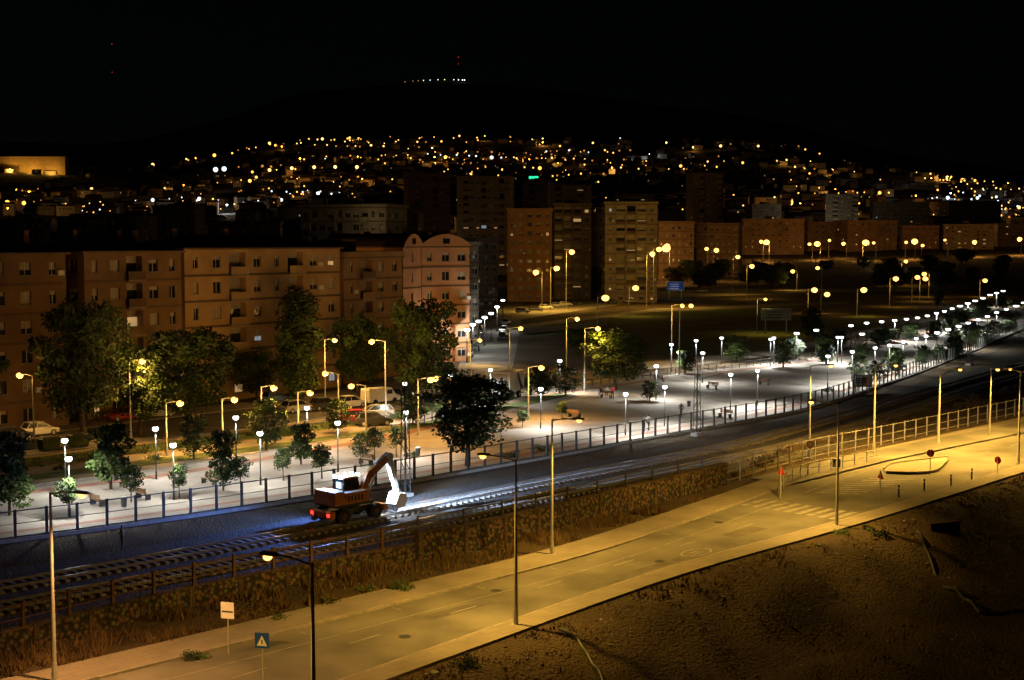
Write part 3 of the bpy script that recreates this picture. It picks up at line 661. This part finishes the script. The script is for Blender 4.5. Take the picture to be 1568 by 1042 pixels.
for a in [(58,668,'white',SD,'sedan'),(190,644,'red',SD+180,'hatch'),(548,648,'red',20,'hatch'),(536,625,'white',SD,'sedan'),(662,606,'white',SD-10,'sedan'),(612,612,'dark',SD,'hatch'),(455,632,'silver',SD,'hatch'),(495,628,'dark',SD,'sedan'),(575,640,'silver',200,'hatch'),(572,652,'dark',20,'hatch'),(700,598,'dark',SD,'sedan'),(20,676,'dark',SD,'hatch'),(240,640,'silver',SD,'hatch'),(420,618,'blue',SD,'sedan'),
          (715,548,'white',80,'hatch'),(718,540,'silver',80,'hatch'),(722,532,'dark',80,'hatch'),(727,523,'blue',80,'hatch'),(731,516,'white',80,'hatch'),(735,508,'dark',80,'hatch'),(770,520,'dark',260,'hatch'),(772,510,'white',260,'hatch'),(775,498,'silver',260,'hatch'),
          (820,477,'dark',5,'hatch'),(836,474,'white',5,'hatch'),(852,471,'silver',5,'sedan'),(866,469,'white',5,'hatch'),(880,467,'dark',5,'hatch'),(940,466,'dark',5,'sedan'),(965,464,'silver',5,'hatch'),(1075,448,'white',5,'hatch'),(800,480,'white',5,'hatch')]: car(*a)
mb=MB(); prof=[(-2.4,.35),(2.45,.35),(2.5,.85),(1.75,1.15),(1.2,1.95),(-2.3,2.0),(-2.42,1.8)]
vs=[(x,s*(.92 if z<1.3 else .80),z) for s in(-1,1) for x,z in prof]; n=len(prof)
mb.add(vs,[tuple(range(n)),tuple(range(2*n-1,n-1,-1))]+[(i,(i+1)%n,n+(i+1)%n,n+i) for i in range(n)],'white')
mb.add([(1.73,-.76,1.2),(1.73,.76,1.2),(1.26,.74,1.86),(1.26,-.74,1.86)],[(0,1,2,3)],'glass')
for s in(-1,1):
    mb.box(.4,1.25,s*.90-.02,s*.90+.02,1.2,1.75,'glass')
    for x in(-1.5,1.6): mb.tube((x,s*.7,.35),(x,s*.96,.35),.35,.35,14,'tyre')
mb.obj('parked_van',loc=P(582,618),rz=math.radians(SD))
# box truck: cab faces the camera-left, plain white box body behind
mb=MB(); mb.box(-3.2,1.3,-1.2,1.2,1.0,3.5,'white'); mb.box(-3.25,-3.2,-1.1,1.1,1.05,3.45,'galv'); mb.box(-3.1,2.9,-.45,.45,.55,.98,'dark')
pf=[(1.45,.5),(3.2,.5),(3.25,1.3),(3.0,2.35),(2.5,2.5),(1.45,2.5)]; vs=[(x,s*1.05,z) for s in(-1,1) for x,z in pf]; n=6
mb.add(vs,[tuple(range(n)),tuple(range(2*n-1,n-1,-1))]+[(i,(i+1)%n,n+(i+1)%n,n+i) for i in range(n)],'white')
mb.add([(3.265,-.92,1.4),(3.265,.92,1.4),(3.05,.88,2.2),(3.05,-.88,2.2)],[(0,1,2,3)],'glass')
mb.add([(1.5,-.8,2.52),(2.4,-.8,2.52),(1.5,-.9,3.3)]+[(1.5,.8,2.52),(2.4,.8,2.52),(1.5,.9,3.3)],[(0,1,2),(3,5,4),(1,4,5,2)],'white')
for s in(-1,1):
    mb.box(2.1,2.9,s*1.06-.02,s*1.06+.02,1.45,2.15,'glass'); mb.box(3.22,3.3,s*.75-.18,s*.75+.18,.75,.95,'kerb'); mb.box(3.1,3.2,s*1.22-.1,s*1.22+.1,1.5,2.1,'dark')
    for x in(-2.1,2.4): mb.tube((x,s*.75,.45),(x,s*1.08,.45),.45,.45,16,'tyre'); mb.tube((x,s*1.08,.45),(x,s*1.1,.45),.25,.22,10,'galv')
    mb.add([(-2.9,s*1.205,1.2),(-2.0,s*1.205,1.2),(-.9,s*1.205,3.3),(-1.4,s*1.205,3.3)],[(0,1,2,3)],'blue')
mb.obj('box_truck',loc=P(774,611),rz=math.radians(246))
# ---------------------------------------------------------------- road-rail excavator
M['exo']=mat('excavator_orange',(.42,.15,.03),.5,.25,2,spec=.4); M['exw']=mat('excavator_white',(.62,.62,.62),.5,.15,2)
mb=MB()
mb.box(-2.3,2.3,-.5,.5,.75,1.15,'dark'); mb.box(-2.6,-2.2,-1.15,1.15,.7,1.15,'exo'); mb.box(2.2,2.6,-1.15,1.15,.7,1.1,'exo')
for x in(-1.45,1.45):
    mb.tube((x,-1.2,.72),(x,1.2,.72),.12,.12,8,'dark')
    for s in(-1,1):
        mb.tube((x,s*.75,.74),(x,s*1.25,.74),.52,.52,20,'tyre'); mb.tube((x,s*1.25,.74),(x,s*1.28,.74),.24,.2,12,'rust')
        xx=x*1.75; mb.tube((xx,s*.68,.6),(xx,s*.86,.6),.22,.22,12,'rail'); mb.box(xx-.1,xx+.1,s*.5,s*.6,.5,1.0,'dark')
mb.tube((0,0,1.15),(0,0,1.4),.75,.75,20,'dark')
mb.box(-2.1,1.25,-1.22,1.22,1.4,1.58,'dark')
mb.box(-2.25,-1.3,-1.22,1.22,1.55,2.5,'exo',None,.85,.92); mb.box(-1.28,.9,-1.2,-.42,1.58,2.35,'exo',None,.95,.9); mb.box(-1.28,-.45,-.4,1.2,1.58,2.3,'exo')
for i in range(5): mb.box(-1.1+i*.3,-.95+i*.3,-1.215,-1.2,1.75,2.15,'dark')
mb.tube((-1.0,-.6,2.3),(-1.0,-.6,2.85),.06,.06,8,'dark')
mb.hexa([V(a) for a in((-.38,.2,1.6),(1.25,.2,1.6),(1.25,1.18,1.6),(-.38,1.18,1.6),(-.3,.24,3.05),(.95,.24,3.05),(.95,1.12,3.05),(-.3,1.12,3.05))],'glass')
mb.box(-.42,1.05,.16,1.2,3.05,3.17,'exo')
for a,b_ in (((-.38,.2,1.6),(-.3,.24,3.06)),((1.25,.2,1.6),(.95,.24,3.06)),((1.25,1.18,1.6),(.95,1.12,3.06)),((-.38,1.18,1.6),(-.3,1.12,3.06)),((.35,.2,1.6),(.35,.24,3.06))): mb.tube(a,b_,.06,.05,6,'dark')
mb.box(-.4,1.27,.18,1.2,1.58,2.0,'exo')
def beam(p,q,w0,w1,k,th=.17):
    p=V(p);q=V(q);d=(q-p).normalized();s=V((0,1,0));up=d.cross(s).normalized()*-1
    mb.hexa([p-s*th-up*w0,p+s*th-up*w0,q+s*th-up*w1,q-s*th-up*w1,p-s*th+up*w0,p+s*th+up*w0,q+s*th+up*w1,q-s*th+up*w1],k)
y=-.1
beam((.9,y,1.85),(1.8,y,3.3),.2,.3,'exo'); beam((1.75,y,3.2),(3.6,y,4.3),.3,.2,'exo'); beam((3.55,y,4.35),(4.35,y,1.7),.24,.15,'exw',.15)
for s in(-.28,.28): mb.tube((1.3,y+s,1.8),(2.1,y+s,3.2),.09,.06,8,'exw')
mb.tube((2.3,y,3.85),(3.4,y,4.62),.09,.06,8,'exw'); mb.tube((3.75,y+.0,3.2),(4.6,y,1.75),.07,.05,8,'dark')
for s in(-.2,.2): mb.tube((3.57,y+s*1.1,4.3),(3.57,y-s*.1,4.3),.28,.28,12,'exw')
mb.tube((4.35,y-.3,1.65),(4.35,y+.3,1.65),.16,.16,10,'exw')
bp=[(4.15,1.6),(4.75,1.55),(4.95,1.0),(4.7,.55),(4.1,.5),(3.8,.8)]
vs=[(x,s*.55+y,z) for s in(-1,1) for x,z in bp]; n=6
mb.add(vs,[tuple(range(n)),tuple(range(2*n-1,n-1,-1))]+[(i,(i+1)%n,n+(i+1)%n,n+i) for i in range(n)],'exw')
for i in range(5): mb.box(3.85,4.0,y-.55+i*.26,y-.45+i*.26,.3,.6,'rail')
for yy in(.35,1.0): mb.box(.98,1.12,yy-.14,yy+.14,3.08,3.32,'Ewl'); mb.box(-.54,-.42,yy-.12,yy+.12,3.08,3.32,'Ewl')
mb.tube((.2,.7,3.17),(.2,.7,3.42),.1,.09,8,'Eblue'); mb.box(-.395,-.385,.45,.95,2.4,2.8,'Eblue')
for s in(-1,1): mb.box(-2.64,-2.6,s*.9-.14,s*.9+.14,.85,1.05,'Ered')
tdir=math.atan2(.72,.69); ep=P(528,803); bestp=min(resample(TR,800),key=lambda q:(q-ep).length)
ex=mb.obj('road_rail_excavator',loc=bestp+V((0,0,.2)),rz=tdir)
light('SPOT','work_light_a',(1.4,.5,3.35),48000,(.50,.68,1),ex,.1,62,(0,math.radians(-72),0))
light('SPOT','work_light_b',(2.6,-.45,3.3),2600,(.72,.85,1),ex,.1,80,(0,math.radians(-32),math.radians(-5)))
light('SPOT','work_light_c',(-.8,.7,3.3),7000,(.14,.3,1),ex,.1,140,(0,math.radians(52),math.radians(-20)))
light('POINT','beacon_light',(.2,.7,3.7),420,(.25,.5,1),ex,.1)
# ---------------------------------------------------------------- catenary masts + wires
def mast(p,h,ang):
    mb=MB(); w=.28
    for sx in(-w,w):
        for sy in(-w,w): mb.tube((sx,sy,0),(sx*.6,sy*.6,h),.04,.035,4,'dark')
    n=int(h/.7)
    for i in range(n):
        z0=i*h/n;z1=(i+1)*h/n;a=w*(1-.4*z0/h);b_=w*(1-.4*z1/h);s=1 if i%2 else -1
        for q in(-1,1): mb.tube((s*a,q*a,z0),(-s*b_,q*b_,z1),.02,.02,3,'dark'); mb.tube((q*a,s*a,z0),(q*b_,-s*b_,z1),.02,.02,3,'dark')
    mb.tube((0,0,h-2.2),(3.2,0,h-1.3),.035,.03,5,'dark'); mb.tube((0,0,h-.8),(3.2,0,h-1.3),.03,.03,5,'dark'); mb.box(-.45,.45,-.45,.45,-.2,.35,'conc')
    mb.obj('catenary_mast',loc=p,rz=ang)
mp=[(P(621,762),9.2),(P(1067,668),8.0),(P(1312,606),8.0),(P(1484,560),8),(V((-48,72,0)),9)]
for p,h in mp: mast(p,h,math.radians(-45))
cu=MB(); q=sorted([p for p,h in mp],key=lambda v:v.y)
for a,b_ in zip(q,q[1:]):
    for off,z,sag in((2.9,7.0,.0),(2.9,8.0,.9)):
        pv=None
        for i in range(17):
            t=i/16; p=a.lerp(b_,t)+V((off*.7,-off*.7,z-sag*4*t*(1-t)))
            if pv: cu.tube(pv,p,.012,.012,3,'dark')
            pv=p
cu.obj('catenary_wires')
# ---------------------------------------------------------------- signs, bins, benches
def sign(name,p,h,kind,ang=0):
    mb=MB(); mb.tube((0,0,0),(0,0,h),.035,.035,8,'galv')
    if kind=='info': mb.box(-.35,.35,-.06,-.04,h-.8,h,'white'); mb.box(-.3,.3,-.064,-.061,h-.5,h-.42,'dark')
    if kind=='cross':
        mb.box(-.33,.33,-.06,-.04,h-.68,h,'blue'); mb.add([(-.24,-.064,h-.58),(.24,-.064,h-.58),(0,-.064,h-.12)],[(0,1,2)],'white')
        mb.box(-.03,.03,-.068,-.066,h-.5,h-.3,'dark')
    if kind=='round': mb.tube((0,-.04,h-.3),(0,-.06,h-.3),.32,.32,18,'red'); mb.tube((0,-.06,h-.3),(0,-.064,h-.3),.22,.22,16,'white')
    if kind=='tri': mb.add([(-.38,-.05,h-.65),(.38,-.05,h-.65),(0,-.05,h)],[(0,1,2)],'red'); mb.add([(-.24,-.055,h-.57),(.24,-.055,h-.57),(0,-.055,h-.17)],[(0,1,2)],'white')
    mb.obj(name,loc=p,rz=ang)
sign('bus_stop_sign',P(350,1003),2.6,'info',-.3); sign('pedestrian_crossing_sign',P(403,1068),2.9,'cross',-.2)
sign('no_entry_sign',P(1240,715),2.3,'round',-.2); sign('round_traffic_sign',P(1424,730),2.3,'round',2.6); sign('pedestrian_crossing_sign',P(1280,748),2.4,'cross',-.2); sign('warning_sign',P(1195,765),2.6,'tri',2.3); sign('round_traffic_sign',P(1527,728),1.6,'round',2.2); sign('warning_sign',P(1347,768),2.4,'tri',2)
for x,y in [(1376,762),(1415,752),(1456,745),(1488,735)]:
    mb=MB(); mb.tube((0,0,0),(0,0,.9),.07,.06,10,'dark'); mb.ell((0,0,.92),(.08,.08,.08),'dark'); mb.tube((0,0,.7),(0,0,.78),.075,.075,10,'white'); mb.obj('bollard',loc=P(x,y))
def board(name,x,yb,w,h0,h1,k):
    mb=MB(); p=P(x,yb)
    for s in(-w*.35,w*.35): mb.tube((s,0,0),(s,0,h0),.12,.12,8,'galv')
    mb.box(-w/2,w/2,-.1,.1,h0,h1,'galv'); mb.box(-w/2+.2,w/2-.2,-.14,-.105,h0+.2,h1-.2,k)
    for i in range(3): mb.box(-w*.35,w*.2,-.15,-.145,h0+.5+i*(h1-h0-.8)/3,h0+.7+i*(h1-h0-.8)/3,'white' if k not in('white','conc') else 'dark')
    mb.obj(name,loc=p)
board('billboard',1188,512,6.5,3,5.6,'conc'); board('direction_sign',1034,458,6,3,6,'blue'); light('POINT','sign_light',P(1034,458)+V((0,-4,4)),130,(.7,.85,1)); board('information_board',1320,602,2.6,.8,2.4,'white')
def bench_mesh():
    mb=MB()
    for i in range(4): mb.box(-.9,.9,-.22+i*.12,-.13+i*.12,.43,.47,'wood')
    for i in range(3): mb.box(-.9,.9,.27+i*.02,.30+i*.02,.55+i*.13,.65+i*.13,'wood')
    for s in(-.7,.7): mb.box(s-.04,s+.04,-.2,.25,.0,.43,'dark'); mb.box(s-.03,s+.03,.22,.28,.4,.95,'dark')
    return mb.mesh('park_bench')
bm=bench_mesh()
for x,y in [(220,765),(150,775),(320,742),(560,712),(880,640),(928,610),(1010,585),(1090,596),(1170,590),(700,690),(1110,640)]:
    put('park_bench',bm,P(x,y)+V((0,0,.03)),math.radians(random.choice([-45,-40,135])))
for x,y in [(190,780),(640,700),(812,607),(820,584),(1055,625)]:
    mb=MB(); mb.tube((0,0,.15),(0,0,.85),.2,.24,12,'dark'); mb.tube((0,0,.85),(0,0,.92),.26,.2,12,'galv'); mb.tube((0,0,0),(0,0,.2),.04,.04,6,'galv'); mb.obj('litter_bin',loc=P(x,y)+V((0,0,.03)))
for x,y in [(75,690),(120,684),(812,592)]:
    mb=MB(); mb.box(-.85,.85,-.55,.55,.15,1.15,'lawn',None,1.1,1.1); mb.box(-.95,.95,-.62,.62,1.15,1.3,'dark',None,.8,.7)
    for s in(-.7,.7): mb.tube((s,-.5,.1),(s,-.4,.1),.1,.1,8,'tyre'); mb.tube((s,.4,.1),(s,.5,.1),.1,.1,8,'tyre')
    mb.obj('waste_container',loc=P(x,y),rz=.8)
for pts in ([(858,965),(885,975),(915,1000),(950,1042),(975,1080)],[(1405,812),(1450,852),(1500,880),(1600,880)]):
    dt=MB(); pp=resample(pl(pts),40); pts2=[V((p.x,p.y,gz(p.x,p.y)+.05)) for p in pp]
    for a,b_ in zip(pts2,pts2[1:]): dt.tube(a,b_,.11,.11,8,'dark')
    dt.obj('drain_pipe')
mb=MB(); mb.box(-1.3,1.3,-.5,.5,-.4,.4,'soil'); mb.box(-1.1,1.1,-.51,-.5,-.1,.3,'dark'); p=P(1441,802); mb.obj('concrete_culvert',loc=(p.x,p.y,gz(p.x,p.y)),rz=.4)
# ---------------------------------------------------------------- people
def person(name,p,yaw,pose,top,legs):
    if pose=='sit':
        J={'pel':(0,0,.5),'ch':(.02,0,.82),'sh':(.03,0,1.0),'nk':(.04,0,1.1),'hd':(.07,0,1.22),'ht':(.07,0,1.3),'hl':(.02,.1,.5),'kl':(.42,.13,.5),'al':(.45,.13,.08),'fl':(.6,.14,.05),'hr':(.02,-.1,.5),'kr':(.42,-.13,.5),'ar':(.42,-.14,.08),'fr':(.57,-.15,.05),'sl':(.03,.19,1.0),'el':(.1,.25,.74),'wl':(.32,.16,.62),'sr':(.03,-.19,1.0),'er':(.1,-.25,.74),'wr':(.32,-.14,.62)}
    else:
        st=.22 if pose=='walk' else .04
        J={'pel':(0,0,.93),'ch':(0,0,1.22),'sh':(0,0,1.42),'nk':(.01,0,1.52),'hd':(.03,0,1.64),'ht':(.03,0,1.72),'hl':(0,.1,.9),'kl':(st*.7,.11,.5),'al':(st,.11,.09),'fl':(st+.17,.12,.05),'hr':(0,-.1,.9),'kr':(-st*.2,-.11,.5),'ar':(-st,-.11,.1),'fr':(-st+.16,-.12,.05),'sl':(0,.2,1.42),'el':(-st*.4,.25,1.15),'wl':(0,.25,.88),'sr':(0,-.2,1.42),'er':(st*.4,-.25,1.15),'wr':(st*.8,-.24,.9)}
    R={'pel':.15,'ch':.14,'sh':.12,'nk':.055,'hd':.10,'ht':.085,'h':.09,'k':.06,'a':.04,'f':.045,'s':.065,'e':.045,'w':.035}
    E=[('pel','ch'),('ch','sh'),('sh','nk'),('nk','hd'),('hd','ht')]
    for s in 'lr': E+=[('pel','h'+s),('h'+s,'k'+s),('k'+s,'a'+s),('a'+s,'f'+s),('sh','s'+s),('s'+s,'e'+s),('e'+s,'w'+s)]
    ks=list(J); me=bpy.data.meshes.new('p'); me.from_pydata([J[k] for k in ks],[(ks.index(a),ks.index(b_)) for a,b_ in E],[])
    o=bpy.data.objects.new('tmp',me); C.collection.objects.link(o); o.modifiers.new('s','SKIN'); sv=me.skin_vertices[0].data
    for i,k in enumerate(ks):
        r=R.get(k,R.get(k[0],.05)); sv[i].radius=(r,r)
    sv[0].use_root=True; o.modifiers.new('ss','SUBSURF').levels=1
    dg=C.evaluated_depsgraph_get(); m2=bpy.data.meshes.new_from_object(o.evaluated_get(dg)); bpy.data.objects.remove(o)
    m2.materials.clear()
    for k in (top,legs,'skin','hair'): m2.materials.append(M[k])
    hz=J['nk'][2]; pz_=J['pel'][2]
    for f in m2.polygons:
        z=f.center.z; f.use_smooth=True
        if z>hz: f.material_index=3 if (f.center.x<J['hd'][0]-.01 or z>J['hd'][2]+.07) else 2
        elif abs(f.center.y)>.2 and z<J['wl'][2]+.05 and z>J['wl'][2]-.12: f.material_index=2
        elif z<pz_+.05: f.material_index=1
        else: f.material_index=0
    put(name,m2,p,yaw)
for i,(x,y,yaw,pose,t_,l_) in enumerate([(920,608,-1.9,'sit','dark','blue'),(930,607,-1.9,'sit','white','dark'),(938,612,2.0,'stand','red','dark'),(986,662,.8,'walk','dark','tyre'),(993,660,.8,'walk','conc','dark'),(1043,640,-2.2,'walk','dark','dark'),(187,845,0.5,'stand','conc','dark')]):
    person('person_%s'%({'sit':'sitting','walk':'walking','stand':'standing'}[pose]),P(x,y)+V((0,0,.03)),yaw,pose,t_,l_)
# ---------------------------------------------------------------- world, added fill sun, camera
w=bpy.data.worlds.new('World'); SC.world=w; w.use_nodes=True; nt=w.node_tree; bg=nt.nodes['Background']
sk=nt.nodes.new('ShaderNodeTexSky'); sk.sky_type='NISHITA'; sk.sun_disc=False; sk.sun_elevation=math.radians(25); sk.sun_rotation=math.radians(120)
nt.links.new(sk.outputs['Color'],bg.inputs['Color']); bg.inputs['Strength'].default_value=.00016
s=bpy.data.lights.new('fill_sun','SUN'); s.energy=.003; s.angle=math.radians(.5); s.color=(.8,.88,1); so=bpy.data.objects.new('fill_sun_light',s); C.collection.objects.link(so); so.rotation_euler=(math.radians(65),0,math.radians(60))  # weak cool sun added as fill, to give faint form at night
cam=bpy.data.cameras.new('camera'); cam.sensor_width=36; cam.lens=36*F/1568; cam.clip_end=20000; cam.clip_start=.5
co=bpy.data.objects.new('camera',cam); C.collection.objects.link(co); co.location=(0,0,CAMZ); co.rotation_euler=(math.pi/2-PIT,0,0); SC.camera=co
SC.view_settings.view_transform='Standard'; SC.view_settings.look='None'; SC.view_settings.exposure=0
